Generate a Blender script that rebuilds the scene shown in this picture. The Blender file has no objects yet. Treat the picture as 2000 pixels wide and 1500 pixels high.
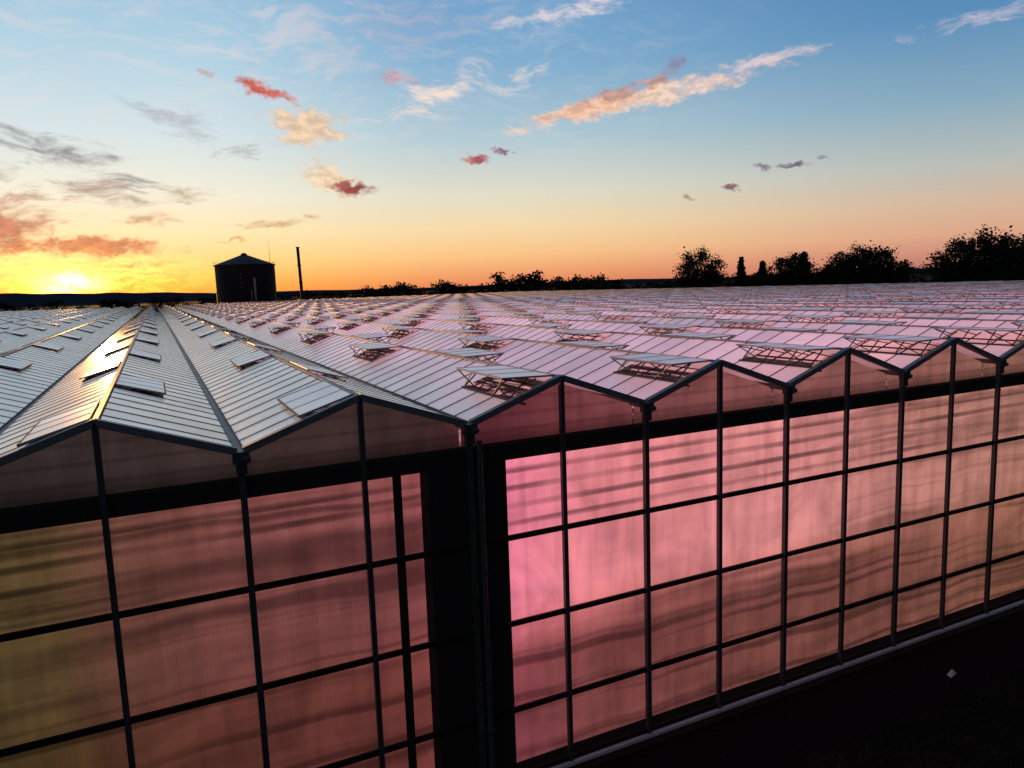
import bpy, math, random
from mathutils import Vector, Matrix
random.seed(7)
D2R=math.radians
scene=bpy.context.scene
scene.view_settings.view_transform='Standard'
scene.view_settings.look='None'
scene.view_settings.exposure=0

def lin(c):
    o=[]
    for v in c[:3]:
        v=v/255.0
        o.append(v/12.92 if v<=0.04045 else ((v+0.055)/1.055)**2.4)
    return (o[0],o[1],o[2],1.0)

# ------------------------------------------------------------ node helpers
class NT:
    def __init__(s,tree):
        s.t=tree; s.n=tree.nodes; s.l=tree.links
    def new(s,typ,**kw):
        n=s.n.new(typ)
        for k,v in kw.items(): setattr(n,k,v)
        return n
    def link(s,a,b): s.l.new(a,b)
    def setin(s,sock,v):
        if isinstance(v,bpy.types.NodeSocket): s.l.new(v,sock)
        elif v is not None: sock.default_value=v
    def math(s,op,a,b=None,c=None,clamp=False):
        n=s.new('ShaderNodeMath',operation=op); n.use_clamp=clamp
        s.setin(n.inputs[0],a)
        if b is not None: s.setin(n.inputs[1],b)
        if c is not None: s.setin(n.inputs[2],c)
        return n.outputs[0]
    def vmath(s,op,a,b=None):
        n=s.new('ShaderNodeVectorMath',operation=op)
        s.setin(n.inputs[0],a)
        if b is not None: s.setin(n.inputs[1],b)
        return n.outputs['Value'] if op in('LENGTH','DOT_PRODUCT') else n.outputs[0]
    def mr(s,v,a,b,c=0.0,d=1.0,smooth=True):
        n=s.new('ShaderNodeMapRange'); n.interpolation_type='SMOOTHSTEP' if smooth else 'LINEAR'
        n.clamp=True
        s.setin(n.inputs[0],v)
        n.inputs[1].default_value=a;n.inputs[2].default_value=b
        n.inputs[3].default_value=c;n.inputs[4].default_value=d
        return n.outputs[0]
    def mix(s,f,a,b,mode='MIX'):
        n=s.new('ShaderNodeMix',data_type='RGBA',blend_type=mode)
        s.setin(n.inputs[0],f); s.setin(n.inputs[6],a); s.setin(n.inputs[7],b)
        return n.outputs[2]
    def ramp(s,v,stops,interp='LINEAR'):
        n=s.new('ShaderNodeValToRGB'); r=n.color_ramp; r.interpolation=interp
        while len(r.elements)>1: r.elements.remove(r.elements[-1])
        r.elements[0].position=stops[0][0]; r.elements[0].color=stops[0][1]
        for p,c in stops[1:]:
            e=r.elements.new(p); e.color=c
        s.setin(n.inputs[0],v)
        return n.outputs[0]
    def mapping(s,v,loc=(0,0,0),rot=(0,0,0),scale=(1,1,1),typ='POINT'):
        n=s.new('ShaderNodeMapping',vector_type=typ)
        s.setin(n.inputs[0],v)
        n.inputs[1].default_value=loc;n.inputs[2].default_value=rot;n.inputs[3].default_value=scale
        return n.outputs[0]
    def noise(s,v,scale=1,detail=4,rough=0.5,dist=0.0):
        n=s.new('ShaderNodeTexNoise')
        s.setin(n.inputs['Vector'],v)
        n.inputs['Scale'].default_value=scale;n.inputs['Detail'].default_value=detail
        n.inputs['Roughness'].default_value=rough;n.inputs['Distortion'].default_value=dist
        return n
def new_mat(name):
    m=bpy.data.materials.new(name); m.use_nodes=True
    try: m.cycles.emission_sampling='NONE'
    except Exception: pass
    for n in list(m.node_tree.nodes): m.node_tree.nodes.remove(n)
    k=NT(m.node_tree); out=k.new('ShaderNodeOutputMaterial')
    return m,k,out
def simple_mat(name,col,rough=0.6,metal=0.0,nscale=3.0,var=0.35,spec=0.5):
    m,k,out=new_mat(name)
    geo=k.new('ShaderNodeNewGeometry')
    n=k.noise(geo.outputs['Position'],nscale,3,0.6)
    a=tuple(c*(1-var) for c in col[:3])+(1,); b=tuple(min(1,c*(1+var)) for c in col[:3])+(1,)
    c=k.mix(n.outputs[0],a,b)
    p=k.new('ShaderNodeBsdfPrincipled')
    k.link(c,p.inputs['Base Color']); p.inputs['Roughness'].default_value=rough
    p.inputs['Metallic'].default_value=metal
    p.inputs['Specular IOR Level'].default_value=spec
    k.link(p.outputs[0],out.inputs[0])
    return m

# ------------------------------------------------------------ world
SUN_AZ=-5.0; SUN_EL=1.9
w=bpy.data.worlds.new("World"); scene.world=w; w.use_nodes=True
try:
    w.cycles.sampling_method='MANUAL'; w.cycles.sample_map_resolution=512
except Exception: pass
for n in list(w.node_tree.nodes): w.node_tree.nodes.remove(n)
k=NT(w.node_tree)
wout=k.new('ShaderNodeOutputWorld'); bg=k.new('ShaderNodeBackground')
tc=k.new('ShaderNodeTexCoord')
sx=k.new('ShaderNodeSeparateXYZ'); k.link(tc.outputs['Generated'],sx.inputs[0])
az=k.math('MULTIPLY',k.math('ARCTAN2',sx.outputs[0],sx.outputs[1]),180/math.pi)
el=k.math('MULTIPLY',k.math('ARCSINE',sx.outputs[2]),180/math.pi)
cmb=k.new('ShaderNodeCombineXYZ'); k.link(az,cmb.inputs[0]); k.link(el,cmb.inputs[1])
P=cmb.outputs[0]
e01=k.math('DIVIDE',el,90.0,clamp=True)
def rp(lst): return k.ramp(e01,[(e/90.0,lin(c)) for e,c in lst])
A=rp([(0,(250,142,54)),(1.2,(253,180,84)),(2.5,(253,210,130)),(4.5,(252,230,180)),(7,(243,237,216)),(11,(212,228,232)),(16,(178,210,227)),(22,(142,188,219)),(35,(114,160,202)),(90,(62,98,148))])
Mm=rp([(0,(226,128,88)),(1.2,(240,163,110)),(2.5,(249,195,135)),(4.5,(245,216,168)),(7,(224,220,200)),(11,(176,201,212)),(16,(130,174,208)),(22,(106,156,202)),(35,(88,134,186)),(90,(54,88,138))])
R=rp([(0,(176,112,105)),(1.2,(205,140,122)),(2.5,(220,166,138)),(4.5,(212,182,158)),(7,(182,188,184)),(11,(132,168,190)),(16,(88,139,184)),(22,(62,112,168)),(35,(44,86,138)),(90,(34,64,110))])
B=rp([(0,(30,26,28)),(6,(38,36,42)),(15,(34,38,50)),(35,(30,40,60)),(90,(34,50,84))])
daz=k.math('ABSOLUTE',k.math('SUBTRACT',az,SUN_AZ))
c=k.mix(k.mr(daz,6,30),A,Mm)
c=k.mix(k.mr(daz,28,66),c,R)
c=k.mix(k.mr(daz,72,125),c,B)
n1=k.noise(k.mapping(P,scale=(1,1.8,1)),0.55,7,0.64,0.15)
n1v=n1.outputs[0]
warp=k.noise(P,0.16,2,0.5)
wv=k.vmath('SCALE',k.vmath('SUBTRACT',warp.outputs[1],(0.5,0.5,0.5)))
wv.node.inputs['Scale'].default_value=4.0
P2=k.vmath('ADD',P,wv)
warpf=k.noise(P,0.9,4,0.65)
wf=k.vmath('SCALE',k.vmath('SUBTRACT',warpf.outputs[1],(0.5,0.5,0.5)))
wf.node.inputs['Scale'].default_value=1.3
P3=k.vmath('ADD',P,wf)
n2v=k.noise(k.mapping(P2,rot=(0,0,-0.4),scale=(0.22,1.2,1)),0.9,7,0.68,0.15).outputs[0]
n3v=k.noise(k.mapping(P2,rot=(0,0,0.3),scale=(0.25,1.2,1)),0.9,7,0.68,0.15).outputs[0]
cir=k.math('MULTIPLY',k.mr(n3v,0.42,0.75),k.math('MULTIPLY',k.mr(el,7,14),k.mr(az,50,12)))
c=k.mix(k.math('MULTIPLY',cir,0.45),c,lin((228,218,218)))
def gauss(loc,scale,src=P):
    l=k.vmath('LENGTH',k.mapping(src,loc=(loc[0],loc[1],0),scale=(scale[0],scale[1],1),typ='TEXTURE'))
    return k.math('POWER',2.718,k.math('MULTIPLY',k.math('MULTIPLY',l,l),-1.0))
g2=gauss((SUN_AZ,1.0),(15,3.0))
c=k.mix(1.0,c,k.mix(1.0,lin((255,180,55)),k.math('MULTIPLY',g2,0.20),'MULTIPLY'),'ADD')
# added gold sky glow, out of view left, for orange roof reflections
g3=gauss((-19,3.0),(8,3.2))
c=k.mix(1.0,c,k.mix(1.0,(1.3,0.55,0.12,1),g3,'MULTIPLY'),'ADD')
S='s';T='t';C='c';D='d'
clouds=[
 (19,18.9,9,3.2,0.1,(158,164,194),T,0.5),
 (10,17.5,8,3.0,0.1,(225,216,218),T,0.3),
 (31.4,19.3,7,0.8,0.15,(238,222,220),T,0.8),
 (57.3,15.4,5.0,0.6,0.12,(212,200,210),T,0.8),
 (20.3,14.0,5.6,1.2,0.42,(250,226,208),T,0.95),
 (18.0,15.2,2.2,0.6,-0.1,(220,150,146),C,0.5),
 (27.5,15.0,3.2,0.8,0.2,(242,222,212),T,0.7),
 (36,13.25,9.6,0.95,0.13,(246,210,190),D,0.85),
 (32.5,12.9,5.8,0.8,0.17,(244,194,162),D,0.9),
 (34.5,13.7,4.6,0.55,0.17,(190,146,140),C,0.8),
 (38.5,15.2,1.0,0.8,0.8,(150,130,150),C,0.6),
 (44.5,14.9,6.0,0.7,0.10,(232,208,206),T,0.9),
 (27.0,11.6,3.4,0.5,0.15,(245,210,186),T,0.9),
 (11.2,11.8,3.6,1.5,-0.12,(244,204,160),D,0.8),
 (8.2,14.2,2.8,0.5,-0.33,(212,108,96),D,1.0),
 (4.6,15.1,0.7,0.3,-0.3,(222,150,135),C,0.5),
 (2.3,11.8,4.6,1.3,-0.3,(172,176,186),S,0.9),
 (6.9,10.3,2.8,0.9,0.25,(166,166,172),S,0.95),
 (12.5,8.3,2.5,1.2,-0.3,(248,214,172),D,0.8),
 (14.2,7.55,1.9,0.55,-0.15,(152,70,74),D,1.0),
 (13.6,8.0,0.9,0.4,0.3,(176,96,92),C,1.0),
 (23.4,9.55,1.35,0.38,-0.1,(182,98,106),D,1.0),
 (25.6,10.0,1.4,0.3,-0.15,(150,116,134),C,1.0),
 (21.3,9.0,1.8,0.4,0.2,(235,210,190),T,0.8),
 (46.5,7.8,1.25,0.27,0.05,(120,106,130),D,0.95),
 (44.4,7.85,0.8,0.25,-0.2,(135,116,136),D,0.85),
 (42.2,6.6,0.65,0.25,-0.2,(136,92,108),D,0.95),
 (48.5,8.2,0.6,0.2,-0.1,(140,130,150),D,0.7),
 (39.2,6.1,0.4,0.15,-0.3,(170,126,130),D,0.7),
 (-4.3,9.4,7.5,1.3,-0.3,(142,140,146),S,1.0),
 (-8.5,8.0,5.5,1.2,-0.25,(150,140,138),S,0.95),
 (-3.0,7.2,5.5,1.1,-0.15,(172,148,138),S,0.85),
 (2.6,7.2,2.8,0.6,-0.05,(190,166,138),S,0.95),
 (9.1,5.3,3.2,0.4,0.12,(206,166,118),S,1.0),
 (5.0,3.9,1.4,0.2,0.1,(225,175,110),C,0.8),
 (-0.5,5.4,3.2,0.6,0.1,(206,150,110),S,0.95),
 (-8.0,6.0,6.0,2.2,0.0,(192,144,128),S,0.95),
 (-10.5,4.6,6.0,1.8,0.0,(202,124,100),D,0.9),
 (-3.5,3.75,5.4,0.85,-0.04,(212,124,92),D,0.9),
 (-1.0,2.5,3.8,0.4,0.05,(216,132,84),T,0.9),
 (6,1.9,3.5,0.4,0.0,(250,175,85),T,0.5),
]
n1c=k.math('MULTIPLY_ADD',n1v,3.4,-1.7)
n1d=k.math('MULTIPLY_ADD',n1v,2.3,-1.0)
n2c=k.math('MULTIPLY_ADD',n2v,4.0,-2.0)
n3c=k.math('MULTIPLY_ADD',n3v,4.0,-2.0)
shade=k.mr(k.noise(k.mapping(P,scale=(1,1.8,1),loc=(3,0.25,0)),1.1,4,0.6).outputs[0],0.35,0.65,0.76,1.12)
for (a,e,hw,hh,tilt,col,kind,op) in clouds:
    l=k.vmath('LENGTH',k.mapping(P3,loc=(a,e,0),rot=(0,0,math.atan(tilt)),scale=(hw,hh,1),typ='TEXTURE'))
    nn={C:n1c,S:n2c,T:n3c,D:n1d}[kind]
    v=k.math('ADD',k.math('SUBTRACT',1.0,l),nn)
    m=k.mr(v,0.1,0.8 if kind in(C,D) else 1.4,0.0,op)
    cc=k.mix(1.0,lin(col),shade,'MULTIPLY') if kind in (C,D) else lin(col)
    c=k.mix(m,c,cc)
gl=gauss((SUN_AZ,1.3),(6.0,1.4),P3)
brk=k.mr(k.noise(k.mapping(P3,scale=(0.45,2.6,1)),0.9,6,0.65).outputs[0],0.38,0.6,0.06,1.0)
gl=k.math('MULTIPLY',gl,brk)
c=k.mix(1.0,c,k.mix(1.0,(2.0,0.9,0.08,1),gl,'MULTIPLY'),'ADD')
gc=gauss((SUN_AZ,1.3),(1.5,0.65),P3)
brk2=k.math('MULTIPLY_ADD',brk,0.7,0.3)
c=k.mix(1.0,c,k.mix(1.0,(6.0,4.0,1.2,1),k.math('MULTIPLY',gc,brk2),'MULTIPLY'),'ADD')
c=k.mix(k.mr(el,-0.6,-0.05),lin((20,17,17)),c)
sky=k.new('ShaderNodeTexSky',sky_type='NISHITA'); sky.sun_disc=False
sky.sun_elevation=D2R(SUN_EL); sky.sun_rotation=D2R(SUN_AZ)
sks=k.mix(1.0,sky.outputs[0],(0.004,0.004,0.004,1),'MULTIPLY')
c=k.mix(1.0,c,sks,'ADD')
k.link(c,bg.inputs[0]); bg.inputs[1].default_value=1.0
k.link(bg.outputs[0],wout.inputs[0])

# sun lamp
sl=bpy.data.lights.new("sun","SUN"); sl.energy=3.0; sl.angle=D2R(0.5); sl.color=(1.0,0.45,0.11)
so=bpy.data.objects.new("sun",sl); scene.collection.objects.link(so)
sd=Vector((math.sin(D2R(SUN_AZ))*math.cos(D2R(SUN_EL)),math.cos(D2R(SUN_AZ))*math.cos(D2R(SUN_EL)),math.sin(D2R(SUN_EL))))
so.rotation_euler=sd.to_track_quat('Z','Y').to_euler()

# camera
cam=bpy.data.cameras.new("camera"); co=bpy.data.objects.new("camera",cam); scene.collection.objects.link(co)
th,p,ro=D2R(25.6),D2R(7.51),D2R(2.0)
fw=Vector((math.sin(th)*math.cos(p),math.cos(th)*math.cos(p),-math.sin(p)))
r0=Vector((math.cos(th),-math.sin(th),0)); u0=r0.cross(fw)
rr=r0*math.cos(ro)-u0*math.sin(ro); uu=u0*math.cos(ro)+r0*math.sin(ro)
M=Matrix((rr,uu,-fw)).transposed().to_4x4(); M.translation=Vector((0.956,-12.5,10.0))
co.matrix_world=M
cam.sensor_width=36; cam.lens=36*1436/2000; cam.clip_end=20000; cam.clip_start=0.1
scene.camera=co

# ------------------------------------------------------------ mesh builder
class MB:
    def __init__(s): s.v=[];s.f=[];s.m=[]
    def quad(s,a,b,c,d,m=0):
        i=len(s.v); s.v+=[tuple(a),tuple(b),tuple(c),tuple(d)]; s.f.append((i,i+1,i+2,i+3)); s.m.append(m)
    def poly(s,pts,m=0):
        i=len(s.v); s.v+=[tuple(q) for q in pts]; s.f.append(tuple(range(i,i+len(pts)))); s.m.append(m)
    def obox(s,o,ax,ay,az_,m=0):
        o=Vector(o);ax=Vector(ax);ay=Vector(ay);az_=Vector(az_)
        i=len(s.v)
        for q in (o,o+ax,o+ax+ay,o+ay,o+az_,o+ax+az_,o+ax+ay+az_,o+ay+az_): s.v.append(tuple(q))
        for f in ((0,3,2,1),(4,5,6,7),(0,1,5,4),(1,2,6,5),(2,3,7,6),(3,0,4,7)):
            s.f.append(tuple(i+j for j in f)); s.m.append(m)
    def box(s,x0,x1,y0,y1,z0,z1,m=0): s.obox((x0,y0,z0),(x1-x0,0,0),(0,y1-y0,0),(0,0,z1-z0),m)
    def rod(s,a,b,r,m=0,n=4,r2=None):
        a=Vector(a);b=Vector(b); d=(b-a).normalized(); r2=r if r2 is None else r2
        t=Vector((0,0,1)) if abs(d.z)<0.9 else Vector((1,0,0))
        x=d.cross(t).normalized(); y=d.cross(x)
        i=len(s.v)
        for q,rad in ((a,r),(b,r2)):
            for j in range(n):
                g=2*math.pi*j/n+math.pi/n
                s.v.append(tuple(q+x*math.cos(g)*rad+y*math.sin(g)*rad))
        for j in range(n):
            jj=(j+1)%n; s.f.append((i+j,i+jj,i+n+jj,i+n+j)); s.m.append(m)
        s.f.append(tuple(i+j for j in range(n))[::-1]); s.m.append(m)
        s.f.append(tuple(i+n+j for j in range(n))); s.m.append(m)
    def mesh(s,name,mats,smooth=False):
        me=bpy.data.meshes.new(name); me.from_pydata(s.v,[],s.f)
        for q in mats: me.materials.append(q)
        me.polygons.foreach_set('material_index',s.m)
        if smooth: me.polygons.foreach_set('use_smooth',[True]*len(s.f))
        me.update(); return me
def obj(name,me,parent=None,loc=(0,0,0)):
    o=bpy.data.objects.new(name,me); scene.collection.objects.link(o); o.location=loc
    if parent: o.parent=parent
    return o

# ------------------------------------------------------------ materials
def glow_x(k,pos):
    s_=k.new('ShaderNodeSeparateXYZ'); k.link(pos,s_.inputs[0])
    return s_.outputs
def roof_glass(name,base,dirt=0.2,em=1.0,rough=0.27,ior=2.2):
    m,k,out=new_mat(name)
    geo=k.new('ShaderNodeNewGeometry'); pos=geo.outputs['Position']
    x,y,z=glow_x(k,pos)
    cell=k.new('ShaderNodeTexWhiteNoise',noise_dimensions='2D')
    cx=k.math('FLOOR',k.math('DIVIDE',x,2.0)); cy=k.math('FLOOR',k.math('DIVIDE',y,0.8333))
    cv=k.new('ShaderNodeCombineXYZ'); k.link(cx,cv.inputs[0]); k.link(cy,cv.inputs[1]); k.link(cv.outputs[0],cell.inputs['Vector'])
    pv=k.math('MULTIPLY_ADD',cell.outputs[0],0.20,0.82)
    n=k.noise(k.mapping(pos,scale=(0.6,0.6,2)),1.3,4,0.6)
    nv=k.mr(n.outputs[0],0.3,0.7,1-dirt,1.0)
    col=k.mix(1.0,base,k.math('MULTIPLY',pv,nv),'MULTIPLY')
    df=k.new('ShaderNodeBsdfDiffuse'); k.link(col,df.inputs[0])
    gs=k.new('ShaderNodeBsdfGlossy'); k.link(k.mix(1.0,(0.97,0.96,0.95,1),nv,'MULTIPLY'),gs.inputs[0])
    k.link(k.math('MULTIPLY_ADD',n.outputs[0],0.14,rough-0.04),gs.inputs['Roughness'])
    fr=k.new('ShaderNodeFresnel'); fr.inputs[0].default_value=ior
    ms=k.new('ShaderNodeMixShader'); k.link(fr.outputs[0],ms.inputs[0]); k.link(df.outputs[0],ms.inputs[1]); k.link(gs.outputs[0],ms.inputs[2])
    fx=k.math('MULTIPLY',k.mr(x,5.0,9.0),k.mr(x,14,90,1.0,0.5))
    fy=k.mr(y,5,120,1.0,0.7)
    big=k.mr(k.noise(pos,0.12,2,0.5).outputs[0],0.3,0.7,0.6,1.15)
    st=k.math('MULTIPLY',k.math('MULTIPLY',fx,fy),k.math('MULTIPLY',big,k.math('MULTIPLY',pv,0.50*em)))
    e=k.new('ShaderNodeEmission'); e.inputs[0].default_value=(1.0,0.40,0.47,1); k.link(st,e.inputs[1])  # pink interior glow painted onto the panes as position-based emission
    # flat pale emission painted on the panes to brighten them, strongest to the left
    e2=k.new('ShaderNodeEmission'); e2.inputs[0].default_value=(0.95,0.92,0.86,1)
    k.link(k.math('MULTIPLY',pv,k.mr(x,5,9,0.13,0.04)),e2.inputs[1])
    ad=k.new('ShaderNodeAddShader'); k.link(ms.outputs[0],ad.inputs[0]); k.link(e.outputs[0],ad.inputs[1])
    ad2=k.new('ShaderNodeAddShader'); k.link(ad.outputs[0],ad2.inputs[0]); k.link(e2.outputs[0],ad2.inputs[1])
    k.link(ad2.outputs[0],out.inputs[0])
    return m
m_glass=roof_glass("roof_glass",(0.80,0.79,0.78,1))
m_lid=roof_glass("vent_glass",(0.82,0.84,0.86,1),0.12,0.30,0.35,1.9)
m_bar=simple_mat("aluminium_bar",(0.045,0.05,0.06),0.6,0.0,3,0.3,0.3)
m_frame=simple_mat("vent_frame",(0.30,0.31,0.33),0.5,0.0)
m_ridge=simple_mat("ridge_cap",(0.17,0.19,0.21),0.5,0.2)
m_gutter=simple_mat("gutter_steel",(0.10,0.115,0.13),0.5,0.2)
m_post=simple_mat("post_paint",(0.06,0.072,0.078),0.5,0.0)
m_rail=simple_mat("rail_dark",(0.012,0.013,0.014),0.7,0,3,0.3,0.2)
m_edge=simple_mat("gable_edge",(0.19,0.22,0.24),0.5,0.1)
m_strut=simple_mat("vent_strut",(0.05,0.045,0.045),0.6,0.1)
m_dark=simple_mat("interior_dark",(0.006,0.006,0.007),0.9,0,3,0.3,0.1)
m_sill=simple_mat("concrete_sill",(0.80,0.82,0.84),0.7,0,1.0,0.2)

m_poly,k,out=new_mat("polycarbonate")
geo=k.new('ShaderNodeNewGeometry'); pos=geo.outputs['Position']
x,y,z=glow_x(k,pos)
rib=k.math('MULTIPLY_ADD',k.math('SINE',k.math('MULTIPLY',x,2*math.pi/0.07)),0.5,0.5)
ribn=k.mr(k.noise(k.mapping(pos,scale=(0.9,1,0.6)),1.0,2,0.5).outputs[0],0.42,0.62,0.0,-0.055)
mot=k.noise(k.mapping(pos,scale=(3.0,1,0.25)),1.2,3,0.5).outputs[0]
blo=k.noise(k.mapping(pos,scale=(0.8,1,0.8)),1.0,4,0.6).outputs[0]
tint=k.math('MULTIPLY',k.mr(mot,0.3,0.7,0.94,1.0),k.math('MULTIPLY_ADD',rib,ribn,0.84))
tint=k.math('MULTIPLY',tint,k.mr(blo,0.3,0.7,0.88,1.0))
# dust and splash marks low on the sheet
spl=k.noise(k.mapping(pos,scale=(1,1,1)),7,5,0.7).outputs[0]
tint=k.math('MULTIPLY',tint,k.mr(spl,0.66,0.76,1.0,0.88))
tb=k.new('ShaderNodeBsdfTransparent'); k.link(k.mix(1.0,(1,0.98,0.97,1),tint,'MULTIPLY'),tb.inputs[0])
pb=k.new('ShaderNodeBsdfPrincipled'); pb.inputs['Base Color'].default_value=(0.35,0.33,0.32,1); pb.inputs['Roughness'].default_value=0.35
ms=k.new('ShaderNodeMixShader'); ms.inputs[0].default_value=0.88
k.link(pb.outputs[0],ms.inputs[1]); k.link(tb.outputs[0],ms.inputs[2]); k.link(ms.outputs[0],out.inputs[0])

def painted_glow_mat(name,mult,gable=False):  # emissive sheet standing in for the grow-lit interior
    m,k,out=new_mat(name)
    geo=k.new('ShaderNodeNewGeometry'); pos=geo.outputs['Position']
    x,y,z=glow_x(k,pos)
    xn=k.mr(x,-10,50,0,1,False)
    def X(v): return (v+10)/60.0
    if gable:
        st_=[(-8,(44,38,36)),(0,(66,54,52)),(3.8,(78,58,56)),(5.6,(76,48,50)),(6.6,(112,52,62)),(8,(140,70,78)),(11,(162,92,94)),(16,(162,100,96)),(24,(178,120,106)),(34,(186,134,112)),(50,(180,126,106))]
    else:
        st_=[(-8,(76,66,36)),(-2,(92,76,46)),(-0.9,(104,80,52)),(-0.2,(116,76,62)),(1.2,(134,80,74)),(3,(146,84,82)),(4.2,(160,90,90)),(5.2,(170,92,94)),
         (6.7,(252,134,164)),(8.2,(242,138,152)),(10,(236,140,146)),(14,(234,148,148)),(17,(212,138,132)),(22,(192,130,118)),(32,(186,134,112)),(50,(174,124,102))]
    col=k.ramp(xn,[(X(a_),lin(c_)) for a_,c_ in st_])
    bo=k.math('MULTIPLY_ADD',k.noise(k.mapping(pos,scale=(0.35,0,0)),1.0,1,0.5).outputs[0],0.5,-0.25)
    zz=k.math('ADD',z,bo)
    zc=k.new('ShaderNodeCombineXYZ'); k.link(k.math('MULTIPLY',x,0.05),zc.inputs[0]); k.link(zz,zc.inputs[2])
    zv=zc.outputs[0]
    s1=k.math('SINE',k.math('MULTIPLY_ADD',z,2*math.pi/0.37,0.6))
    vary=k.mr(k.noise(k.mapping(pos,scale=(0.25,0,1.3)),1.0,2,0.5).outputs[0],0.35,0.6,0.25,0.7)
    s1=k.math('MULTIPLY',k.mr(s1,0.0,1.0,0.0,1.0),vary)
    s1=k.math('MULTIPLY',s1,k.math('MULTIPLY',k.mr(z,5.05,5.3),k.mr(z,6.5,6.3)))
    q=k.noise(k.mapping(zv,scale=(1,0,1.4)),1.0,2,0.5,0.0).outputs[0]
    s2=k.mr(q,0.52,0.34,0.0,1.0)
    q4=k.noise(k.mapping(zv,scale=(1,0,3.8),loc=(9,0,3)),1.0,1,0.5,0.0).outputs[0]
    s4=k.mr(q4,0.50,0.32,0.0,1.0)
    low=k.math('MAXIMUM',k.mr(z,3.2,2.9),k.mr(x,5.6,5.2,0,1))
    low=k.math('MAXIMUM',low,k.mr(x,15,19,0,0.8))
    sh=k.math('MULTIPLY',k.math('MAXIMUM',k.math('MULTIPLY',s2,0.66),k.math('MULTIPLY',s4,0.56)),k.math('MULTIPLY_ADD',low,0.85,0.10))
    sh=k.math('MAXIMUM',sh,s1)  # soft horizontal shadow bands painted into the emission
    zf=k.mr(z,2.2,3.5,0.27,1.0)  # dimming of the lower rows is painted in too
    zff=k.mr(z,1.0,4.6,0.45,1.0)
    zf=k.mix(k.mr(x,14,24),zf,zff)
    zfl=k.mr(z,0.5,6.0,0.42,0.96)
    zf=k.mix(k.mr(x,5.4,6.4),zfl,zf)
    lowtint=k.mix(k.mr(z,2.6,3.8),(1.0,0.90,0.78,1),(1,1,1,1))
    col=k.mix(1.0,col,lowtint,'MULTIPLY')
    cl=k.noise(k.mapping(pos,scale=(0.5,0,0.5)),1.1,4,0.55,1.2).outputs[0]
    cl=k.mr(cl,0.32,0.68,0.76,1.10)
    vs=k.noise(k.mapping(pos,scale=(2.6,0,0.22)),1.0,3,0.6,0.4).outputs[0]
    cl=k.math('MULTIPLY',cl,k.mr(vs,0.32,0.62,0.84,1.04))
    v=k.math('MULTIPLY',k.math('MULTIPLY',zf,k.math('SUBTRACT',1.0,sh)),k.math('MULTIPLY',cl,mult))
    if gable:
        ln=k.mr(k.math('SINE',k.math('MULTIPLY',z,2*math.pi/0.31)),0.55,1.0,1.0,0.78)
        v=k.math('MULTIPLY',k.math('MULTIPLY',cl,ln),k.math('MULTIPLY',k.mr(z,6.95,7.4,0.35,1.0),mult))  # gable glow, its soft lines and darker lower edge painted into the emission
    e=k.new('ShaderNodeEmission'); k.link(col,e.inputs[0]); k.link(v,e.inputs[1]); k.link(e.outputs[0],out.inputs[0])
    return m
m_glow=painted_glow_mat("painted_glow_screen",1.36)
m_gable_glow=painted_glow_mat("painted_gable_glow",1.05,True)
m_in,k,out=new_mat("painted_vent_glow")  # emissive plane below the vents, painted to stand in for grow-light glow
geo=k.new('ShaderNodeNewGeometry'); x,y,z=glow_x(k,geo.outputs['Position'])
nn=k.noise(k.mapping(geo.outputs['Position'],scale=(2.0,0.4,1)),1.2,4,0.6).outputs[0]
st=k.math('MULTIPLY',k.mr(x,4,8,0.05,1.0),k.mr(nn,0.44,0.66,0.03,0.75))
e=k.new('ShaderNodeEmission'); e.inputs[0].default_value=(0.95,0.42,0.48,1); k.link(st,e.inputs[1]); k.link(e.outputs[0],out.inputs[0])

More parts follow.
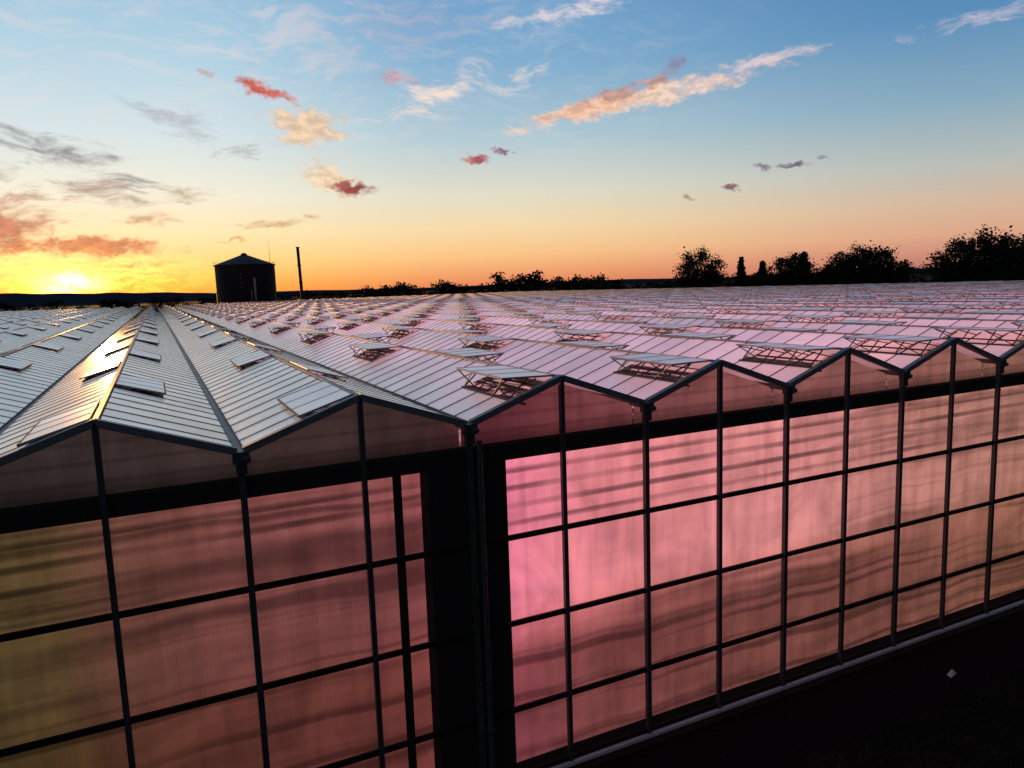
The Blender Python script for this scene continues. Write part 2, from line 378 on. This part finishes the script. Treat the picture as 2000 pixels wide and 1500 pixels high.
# ------------------------------------------------------------ greenhouse
RH,VH,HB=8.21,7.50,2.0
L=240.0
SL=math.hypot(HB,RH-VH); cs=HB/SL; sn=(RH-VH)/SL
PW=10.0/12
gh=bpy.data.objects.new("greenhouse",None); scene.collection.objects.link(gh)
def SP(side,s,t,h=0.0):
    return Vector((side*(s*cs)+side*sn*h, t, RH-s*sn+cs*h))
VL=PW*3
def make_bay(opened):
    VW=1.12 if opened else 0.98
    b=MB()
    for side in (-1,1):
        off=0.0 if side<0 else PW*6
        sl0=0.06; sl1=SL-0.07
        def gq(s0,s1,t0,t1,mat=0):
            pts=[SP(side,s0,t0),SP(side,s0,t1),SP(side,s1,t1),SP(side,s1,t0)]
            if side>0: pts=pts[::-1]
            b.poly(pts,mat)
        gq(VW,sl1,0,L)
        nv=int(L/10)
        t=0.0
        vents=[]
        for i in range(nv):
            v0=off+i*10+0.12; v1=v0+VL-0.1
            if off+i*10+VL>L: break
            vents.append((v0,v1))
            if v0>t: gq(sl0,VW,t,v0)
            t=v1
        gq(sl0,VW,t,L)
        nb=int(L/PW)
        for i in range(nb+1):
            tt=i*PW; hw=0.019
            s0=0.0
            for (v0,v1) in vents:
                if v0-0.25<tt<v1+0.02 and (tt-v0)>-0.05: s0=VW; break
            if tt<0.01 : s0=0.0; tt=0.03
            hh=0.010
            a=SP(side,s0,tt-hw,0.002); ax=SP(side,sl1,tt-hw,0.002)-a
            b.obox(a,ax,(0,2*hw,0),SP(side,0,0,hh)-SP(side,0,0,0),1)
        lift=math.radians(20 if opened else 3.5)
        for vi,(v0,v1) in enumerate(vents):
            lf=lift*random.uniform(0.85,1.12) if opened else lift*random.uniform(0.4,1.3)
            ang=math.atan2(-sn,cs)+lf
            H0=SP(side,0.05,0,0.05)
            dx=side*math.cos(ang); dz=math.sin(ang)
            W=VW+0.02
            def LP(s,t,h=0.0):
                return Vector((H0.x+dx*s - side*math.sin(ang)*h*1.0, t, H0.z+dz*s+math.cos(ang)*h))
            pts=[LP(0,v0,0.012),LP(0,v1,0.012),LP(W,v1,0.012),LP(W,v0,0.012)]
            if side>0: pts=pts[::-1]
            b.poly(pts,2)
            fwid=0.03; fh=0.02
            for (s0,s1,t0,t1,mm) in ((0,fwid,v0,v1,6),(W-fwid,W,v0,v1,1 if not opened else 6),(fwid,W-fwid,v0,v0+fwid,6),(fwid,W-fwid,v1-fwid,v1,6)):
                a=LP(s0,t0,-0.015); b.obox(a,LP(s1,t0,-0.015)-a,(0,t1-t0,0),LP(s0,t0,fh)-a,mm)
            for q in (1,2):
                tm=v0+(v1-v0)*q/3
                a=LP(fwid,tm-0.010,-0.012); b.obox(a,LP(W-fwid,tm-0.010,-0.012)-a,(0,0.020,0),LP(0,0,0.018)-LP(0,0,-0.012),6)
            a=SP(side,VW-0.03,v0-0.02,0.0); b.obox(a,SP(side,VW+0.03,v0-0.02,0)-a,(0,v1-v0+0.04,0),SP(side,0,0,0.03)-SP(side,0,0,0),1)
            if opened:
                ts=[v0+0.06,v0+(v1-v0)*0.33,v0+(v1-v0)*0.66,v1-0.06]
                for tm in ts:
                    b.rod(SP(side,VW*0.98,tm,0.02),LP(W*0.5,tm,-0.02),0.018,3)
                    b.rod(SP(side,0.35,tm,-0.05),LP(W-0.03,tm,-0.02),0.018,3)
                for j in (0,2):
                    b.rod(SP(side,VW*0.98,ts[j],0.03),LP(W-0.03,ts[j+1],-0.02),0.015,3)
                    b.rod(SP(side,VW*0.98,ts[j+1],0.03),LP(W-0.03,ts[j],-0.02),0.015,3)
                b.rod(SP(side,0.5,v0,-0.12),SP(side,0.5,v1,-0.12),0.03,3)
                b.rod(SP(side,0.85,v0,-0.20),SP(side,0.85,v1,-0.20),0.03,3)
                for tm in ts: b.rod(SP(side,0.1,tm,-0.08),SP(side,VW,tm,-0.06),0.02,3)
    b.box(-0.04,0.04,-0.04,L,RH-0.01,RH+0.035,4)
    b.box(HB-0.09,HB+0.09,-0.02,L,VH-0.09,VH-0.005,5)
    b.box(HB-0.09,HB-0.065,-0.02,L,VH-0.005,VH+0.03,5)
    b.box(HB+0.065,HB+0.09,-0.02,L,VH-0.005,VH+0.03,5)
    return b.mesh("bay_roof_open" if opened else "bay_roof_closed",[m_glass,m_bar,m_lid,m_strut,m_ridge,m_gutter,m_frame])
me_open=make_bay(True); me_open2=make_bay(True); me_closed=make_bay(False); me_closed2=make_bay(False)
RAILS=[5.17,3.41,1.59]
def make_wall():
    b=MB()
    b.poly([(-HB,0,0.1),(HB,0,0.1),(HB,0,VH-0.05),(0,0,RH-0.03),(-HB,0,VH-0.05)],0)
    b.box(-0.045,0.045,-0.075,0.02,0.1,RH-0.05,1)
    b.box(HB-0.05,HB+0.05,-0.085,0.02,0.1,VH-0.1,1)
    for zr in RAILS:
        b.box(-HB+0.05,-0.045,-0.035,0.03,zr-0.055,zr+0.045,2)
        b.box(0.045,HB-0.05,-0.035,0.03,zr-0.055,zr+0.045,2)
    b.box(-HB+0.05,HB-0.05,-0.03,0.03,0.1,0.2,2)
    for side in (-1,1):
        a=SP(side,-0.01,-0.10,-0.06); b.obox(a,SP(side,SL-0.06,-0.10,-0.06)-a,(0,0.14,0),SP(side,0,0,0.12)-SP(side,0,0,0),3)
    b.box(HB-0.13,HB+0.13,-0.16,-0.02,VH-0.17,VH+0.02,1)
    b.box(HB-0.085,HB+0.085,-0.13,-0.02,VH-0.36,VH-0.17,1)
    b.rod((HB+0.02,-0.17,VH-0.10),(HB+0.14,-0.17,VH-0.10),0.05,1,8)
    for i in range(8):
        zz=0.6+i*0.9
        b.box(HB-0.012,HB+0.012,-0.093,-0.085,zz,zz+0.024,4)
    return b.mesh("gable_front",[m_poly,m_post,m_rail,m_edge,m_ridge])
me_wall=make_wall()
N0,N1=-30,31
for n in range(N0,N1+1):
    me=(me_open if n%2 else me_open2) if n>=2 else (me_closed if n%2 else me_closed2)
    obj("bay_roof",me,gh,(4*n,0,0))
    obj("gable_front",me_wall,gh,(4*n,0,0))
b=MB()
XL,XR=4*N0-2,4*N1+2
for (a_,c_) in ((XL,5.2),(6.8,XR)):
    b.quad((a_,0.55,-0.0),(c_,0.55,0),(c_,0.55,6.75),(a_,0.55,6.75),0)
b.quad((XL,0.03,0.02),(XR,0.03,0.02),(XR,0.55,0.02),(XL,0.55,0.02),2)
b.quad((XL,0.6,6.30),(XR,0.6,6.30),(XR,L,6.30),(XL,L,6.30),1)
for n in range(N0,N1+1):
    X0=4*n
    b.poly([(X0-HB+.02,0.42,6.8),(X0+HB-.02,0.42,6.8),(X0+HB-.02,0.42,VH-0.08),(X0,0.42,RH-0.1),(X0-HB+.02,0.42,VH-0.08)],3)
obj("painted_glow_screen",b.mesh("painted_glow_screen",[m_glow,m_in,m_dark,m_gable_glow]),gh)
b=MB()
b.box(XL,XR,0.05,0.30,6.70,7.02,0)
b.box(5.2,6.8,0.10,0.62,0.0,6.68,0)
b.box(4.66,4.82,0.50,0.54,0.0,6.6,1)  # thin dark strip standing in for a post's shadow
obj("inner_beams_shadow_strip",b.mesh("inner_beams_shadow_strip",[m_dark,m_rail]),gh)
b=MB()
b.rod((6.16,-0.14,0.1),(6.16,-0.14,7.2),0.055,0,10)
for z_ in (6.2,4.6,3.0,1.4): b.box(6.09,6.23,-0.21,-0.08,z_,z_+0.05,0)
obj("downpipe",b.mesh("downpipe",[m_post]),gh)
b=MB()
b.box(XL,XR,-0.12,0.03,-0.05,0.1,0)
b.box(XL,XR,-0.34,-0.12,-0.05,0.03,1)
obj("base_sill",b.mesh("base_sill",[m_sill,m_rail]),gh)
b=MB()
b.quad((XR+.02,0,0),(XR+.02,L,0),(XR+.02,L,VH),(XR+.02,0,VH),0)
b.quad((XL-.02,0,0),(XL-.02,L,0),(XL-.02,L,VH),(XL-.02,0,VH),0)
b.quad((XL,L,0),(XR,L,0),(XR,L,VH),(XL,L,VH),0)
for n in range(N0,N1+1):
    b.poly([(4*n-2,L,VH),(4*n+2,L,VH),(4*n,L,RH)],0)
obj("outer_wall",b.mesh("outer_wall",[m_post]),gh)

# ------------------------------------------------------------ ground
m_gr,k,out=new_mat("ground")
geo=k.new('ShaderNodeNewGeometry'); pos=geo.outputs['Position']
a=k.noise(pos,0.6,6,0.65).outputs[0]; f=k.noise(pos,9,6,0.7).outputs[0]
col=k.ramp(f,[(0.3,(0.004,0.004,0.003,1)),(0.55,(0.018,0.017,0.013,1)),(0.75,(0.10,0.085,0.06,1))])
col=k.mix(k.mr(a,0.4,0.65),col,(0.008,0.012,0.007,1))
p_=k.new('ShaderNodeBsdfPrincipled'); k.link(col,p_.inputs[0]); p_.inputs['Roughness'].default_value=1.0; p_.inputs['Specular IOR Level'].default_value=0.03
bm=k.new('ShaderNodeBump'); bm.inputs['Strength'].default_value=0.8; bm.inputs['Distance'].default_value=0.08; k.link(f,bm.inputs['Height']); k.link(bm.outputs[0],p_.inputs['Normal'])
k.link(p_.outputs[0],out.inputs[0])
b=MB(); G=9000
b.quad((-G,-G,0),(G,-G,0),(G,G,0),(-G,G,0))
obj("ground",b.mesh("ground",[m_gr]))
m_path=simple_mat("gravel_path",(0.010,0.011,0.012),0.95,0,9,0.9,0.03)
b=MB()
random.seed(3); e0=[];
NX=140
for i in range(NX+1):
    xx=-130+270*i/NX
    e0.append((xx,-2.25+random.uniform(-.07,.07)))
for i in range(NX):
    b.quad((e0[i][0],e0[i][1],0.004),(e0[i+1][0],e0[i+1][1],0.004),(e0[i+1][0],-0.36,0.004),(e0[i][0],-0.36,0.004))
obj("gravel_path",b.mesh("gravel_path",[m_path]))
m_grass=simple_mat("grass",(0.06,0.06,0.035),0.9,0,1,0.5,0.05)
b=MB()
for i in range(3600):
    cx=random.uniform(4,60); cy=-2.3-abs(random.gauss(0,1.3))
    for j in range(4):
        g=random.uniform(0,6.28); h=random.uniform(0.05,0.2); ww=0.010
        px,py=cx+random.gauss(0,.05),cy+random.gauss(0,.05)
        b.poly([(px-ww,py,0),(px+ww,py,0),(px+math.cos(g)*h*0.6,py+math.sin(g)*h*0.6,h)])
obj("grass_verge",b.mesh("grass_verge",[m_grass]))

# ------------------------------------------------------------ tank / stack / mast
m_tank=simple_mat("dark_steel",(0.012,0.012,0.013),0.7,0,0.5,0.3,0.2)
m_pipe=simple_mat("pipe_pale",(0.25,0.25,0.25),0.6)
tank=bpy.data.objects.new("storage_tank",None); scene.collection.objects.link(tank)
tx,ty=30.2,258.0; tr=9.8; tz=20.4
b=MB(); N=64
prof=[(0,tr)]
for i in range(1,20): prof+= [(tz*i/20-0.08,tr),(tz*i/20,tr+0.10),(tz*i/20+0.08,tr)]
prof+=[(tz,tr),(tz,tr+0.35),(tz+0.25,tr+0.35),(tz+3.7,1.0),(tz+4.1,1.0),(tz+4.1,0.9),(tz+4.45,0.05)]
for (z_,r_) in prof:
    for j in range(N):
        g=2*math.pi*j/N; b.v.append((r_*math.cos(g),r_*math.sin(g),z_))
for i in range(len(prof)-1):
    for j in range(N):
        jj=(j+1)%N; b.f.append((i*N+j,i*N+jj,(i+1)*N+jj,(i+1)*N+j)); b.m.append(0)
obj("tank_shell",b.mesh("tank_shell",[m_tank],False),tank)
b=MB()
b.rod((1.6,-tr-0.6,0),(1.6,-tr-0.6,16.0),0.35,0,10)
b.rod((0.4,-tr-0.5,0),(0.4,-tr-0.5,12.2),0.16,0,8)
for i in range(12):
    b.rod((-3,-tr-0.3,1+i*1.5),(-2.2,-tr-0.3,1+i*1.5),0.05,0)
for j in range(24):
    g=2*math.pi*j/24; g2=2*math.pi*(j+1)/24; q=tr+0.3
    b.rod((q*math.cos(g),q*math.sin(g),tz+.2),(q*math.cos(g),q*math.sin(g),tz+1.1),0.04,1)
    b.rod((q*math.cos(g),q*math.sin(g),tz+1.1),(q*math.cos(g2),q*math.sin(g2),tz+1.1),0.04,1)
obj("tank_pipes",b.mesh("tank_pipes",[m_pipe,m_tank]),tank)
tank.location=(tx,ty,0)
st=bpy.data.objects.new("chimney_stack",None); scene.collection.objects.link(st); st.location=(48.8,257,0)
b=MB(); b.rod((0,0,0),(-0.6,0,26.2),0.58,0,16,0.5); b.rod((-0.6,0,26.2),(-0.6,0,26.6),0.66,0,16); b.rod((0,0,0),(0,0,3),1.1,0,16)
for z_ in (8,14,20): b.rod((-0.6*z_/26.4,0,z_),(-0.6*z_/26.4,0,z_+0.3),0.7,0,16)
obj("stack_tube",b.mesh("stack_tube",[m_tank]),st)
b=MB()
for (xx,yy) in ((-0.2,0),(0.2,0),(0,0.3)): b.rod((xx,yy,0),(0,0.1,27.5),0.07,0,4,0.04)
for i in range(20): b.rod((-0.2*(1-i/20),0,i*1.3),(0.2*(1-i/20),0,i*1.3+0.8),0.03,0)
b.rod((0,0.1,27.5),(0,0.1,29),0.04,0)
obj("radio_mast",b.mesh("radio_mast",[m_tank]),None,(39.2,262,0))

# ------------------------------------------------------------ trees
m_leaf=simple_mat("foliage",(0.012,0.016,0.008),0.9,0,0.6,0.5,0.1)
m_bark=simple_mat("bark",(0.015,0.012,0.010),0.95,0,2,0.3,0.1)
def leaf(b,c_,sz,m=0):
    n=Vector((random.gauss(0,1),random.gauss(0,1),random.gauss(0,1))).normalized()
    t=n.orthogonal().normalized(); q=n.cross(t)
    a=random.uniform(0.5,1.2)*sz; d=random.uniform(0.4,0.9)*sz
    b.poly([c_-t*a,c_-q*d,c_+t*a,c_+q*d],m)
def broadleaf(rad,h,seed,nclump=64,leaves=120,low=0.10):
    random.seed(seed); b=MB()
    th_=h*0.25
    b.rod((0,0,0),(0.1,0,th_),0.45,1,8,0.33)
    z0=h*low; cz=(h+z0)/2; rz=(h-z0)/2
    cl=[]
    for i in range(nclump):
        while True:
            v=Vector((random.uniform(-1,1),random.uniform(-1,1),random.uniform(-1,1)))
            if 0.1<v.length<1: break
        wz=1.0-0.25*max(0,v.z)
        cl.append(Vector((v.x*rad*0.88*wz,v.y*rad*0.88*wz,cz+v.z*rz*0.9)))
    for i,q in enumerate(cl):
        if i%3==0:
            mid=Vector((q.x*0.35,q.y*0.35,th_+(q.z-th_)*0.45))
            b.rod((0.1,0,th_*0.95),mid,0.2,1,5,0.12); b.rod(mid,q,0.12,1,5,0.03)
        cr=rad*random.uniform(0.15,0.30)
        for j in range(leaves):
            v=Vector((random.gauss(0,1),random.gauss(0,1),random.gauss(0,0.75)))*cr*0.5
            leaf(b,q+v,random.uniform(0.18,0.38))
    return b.mesh("broadleaf_tree",[m_leaf,m_bark])
def conifer(rad,h,seed):
    random.seed(seed); b=MB()
    b.rod((0,0,0),(0,0,h),0.25,1,6,0.03)
    z_=h*0.08
    while z_<h:
        f=1-(z_/h); r_=rad*(f**0.85)*random.uniform(0.75,1.1)+0.1
        for j in range(9):
            g=random.uniform(0,6.28); e_=Vector((math.cos(g)*r_,math.sin(g)*r_,z_-r_*0.25))
            b.rod((0,0,z_),e_,0.04,1,3,0.01)
            for q in range(12):
                s_=random.uniform(0.15,1)
                leaf(b,Vector((0,0,z_)).lerp(e_,s_)+Vector((random.gauss(0,.15),random.gauss(0,.15),random.gauss(0,.12))),0.28)
        z_+=h*0.022
    return b.mesh("conifer_tree",[m_leaf,m_bark])
bl=[broadleaf(7.6,18.6,1,90,130),broadleaf(6.4,15.0,2),broadleaf(6.8,16,3),broadleaf(7.8,16.6,4,84,120)]
cf=[conifer(2.6,15.5,11),conifer(3.6,14.5,12)]
for (i,x_,y_,s_,rz_) in [(0,136.6,148,1.05,0),(2,144,133,0.76,1),(1,145.5,129,0.92,2),(2,147.5,126,1.04,3.3),(1,152,119,0.88,5),
   (2,153,115.5,1.02,.5),(3,155,111,1.06,2.2),(1,156,107.5,1.10,4.0),
   (3,152,84.5,1.04,1.2),(0,152,81,1.02,2.9),(0,153,76,0.90,0.3),(2,150,71,1.06,0.9),(3,150,65,1.0,0.2),(0,150,58,0.95,2),(3,150,50,1.1,2)]:
    o=obj("broadleaf_tree",bl[i],None,(x_,y_,0)); o.scale=(s_,s_,s_); o.rotation_euler=(0,0,rz_)
for (i,x_,y_,s_) in [(0,140.8,137.4,1.02),(1,144.5,133.5,1.0),(1,149,124,1.12)]:
    o=obj("conifer_tree",cf[i],None,(x_,y_,0)); o.scale=(s_*1.25,s_*1.25,s_)
random.seed(5); b=MB()
def clump(cx,cy,r_,h,n):
    for i in range(int(n)):
        zq=random.random()
        q=Vector((cx+random.gauss(0,r_*(1-0.6*zq)),cy+random.gauss(0,r_*(1-0.6*zq)),h*(0.25+0.6*zq)))
        cr=h*0.10
        for j in range(18):
            leaf(b,q+Vector((random.gauss(0,cr),random.gauss(0,cr),random.gauss(0,cr*0.6))),h*0.055)
    b.rod((cx,cy,0),(cx,cy,h*0.6),0.3,1,4,0.1)
def polar(azd,r_): return (0.956+r_*math.sin(D2R(azd)),-12.5+r_*math.cos(D2R(azd)))
azd=-14.0
while azd<66:
    r_=470+40*math.sin(azd*0.7)
    base=12.0+1.2*math.sin(azd*1.9)+1.2*math.sin(azd*4.3+1)
    if 15.5<azd<18.5: base+=3.0
    if 20<azd<22.5: base+=2.5
    if 24.5<azd<28: base+=6.5
    if 28.5<azd<33: base+=4
    if 33.5<azd<38.5: base-=1.5
    if azd>52: base-=3
    if azd<3: base-=2
    h=max(6,base+random.uniform(-1.5,1.5))
    xx,yy=polar(azd,r_+random.uniform(-15,15))
    clump(xx,yy,3.0,h,16)
    azd+=0.38
obj("distant_treeline",b.mesh("distant_treeline",[m_leaf,m_bark]))
m_hill=simple_mat("hill",(0.03,0.035,0.045),1.0,0,0.002,0.2,0.0)
def hill(a0,a1,r_,hf):
    b=MB(); pts=[]; n=80
    for i in range(n+1):
        a_=a0+(a1-a0)*i/n; h=hf(i/n,a_)
        x0,y0=polar(a_,r_-300); x1,y1=polar(a_,r_); x2,y2=polar(a_,r_+900)
        pts.append(((x0,y0,-1),(x1,y1,h),(x2,y2,h*0.9)))
    for i in range(n):
        p0,p1=pts[i],pts[i+1]
        b.quad(p0[0],p1[0],p1[1],p0[1]); b.quad(p0[1],p1[1],p1[2],p0[2])
    return obj("hill",b.mesh("hill",[m_hill],True))
hill(-50,9,3600,lambda f,a_: 10+40*min(1,(1-f)*5)*(1+0.12*math.sin(a_*0.5)+0.05*math.sin(a_*2.1)))
hill(8,90,5200,lambda f,a_: 10+22*(1+0.25*math.sin(a_*0.25)+0.06*math.sin(a_*1.3)))
m_lit=simple_mat("litter",(0.6,0.6,0.6),0.7)
b=MB(); b.poly([(0,0,0.02),(0.22,0.02,0.05),(0.25,0.14,0.12),(0.03,0.13,0.03)]); b.poly([(0.22,0.02,0.05),(0.33,0.08,0.02),(0.25,0.14,0.12)])
obj("litter",b.mesh("litter",[m_lit]),None,(17.9,-1.7,0.01))
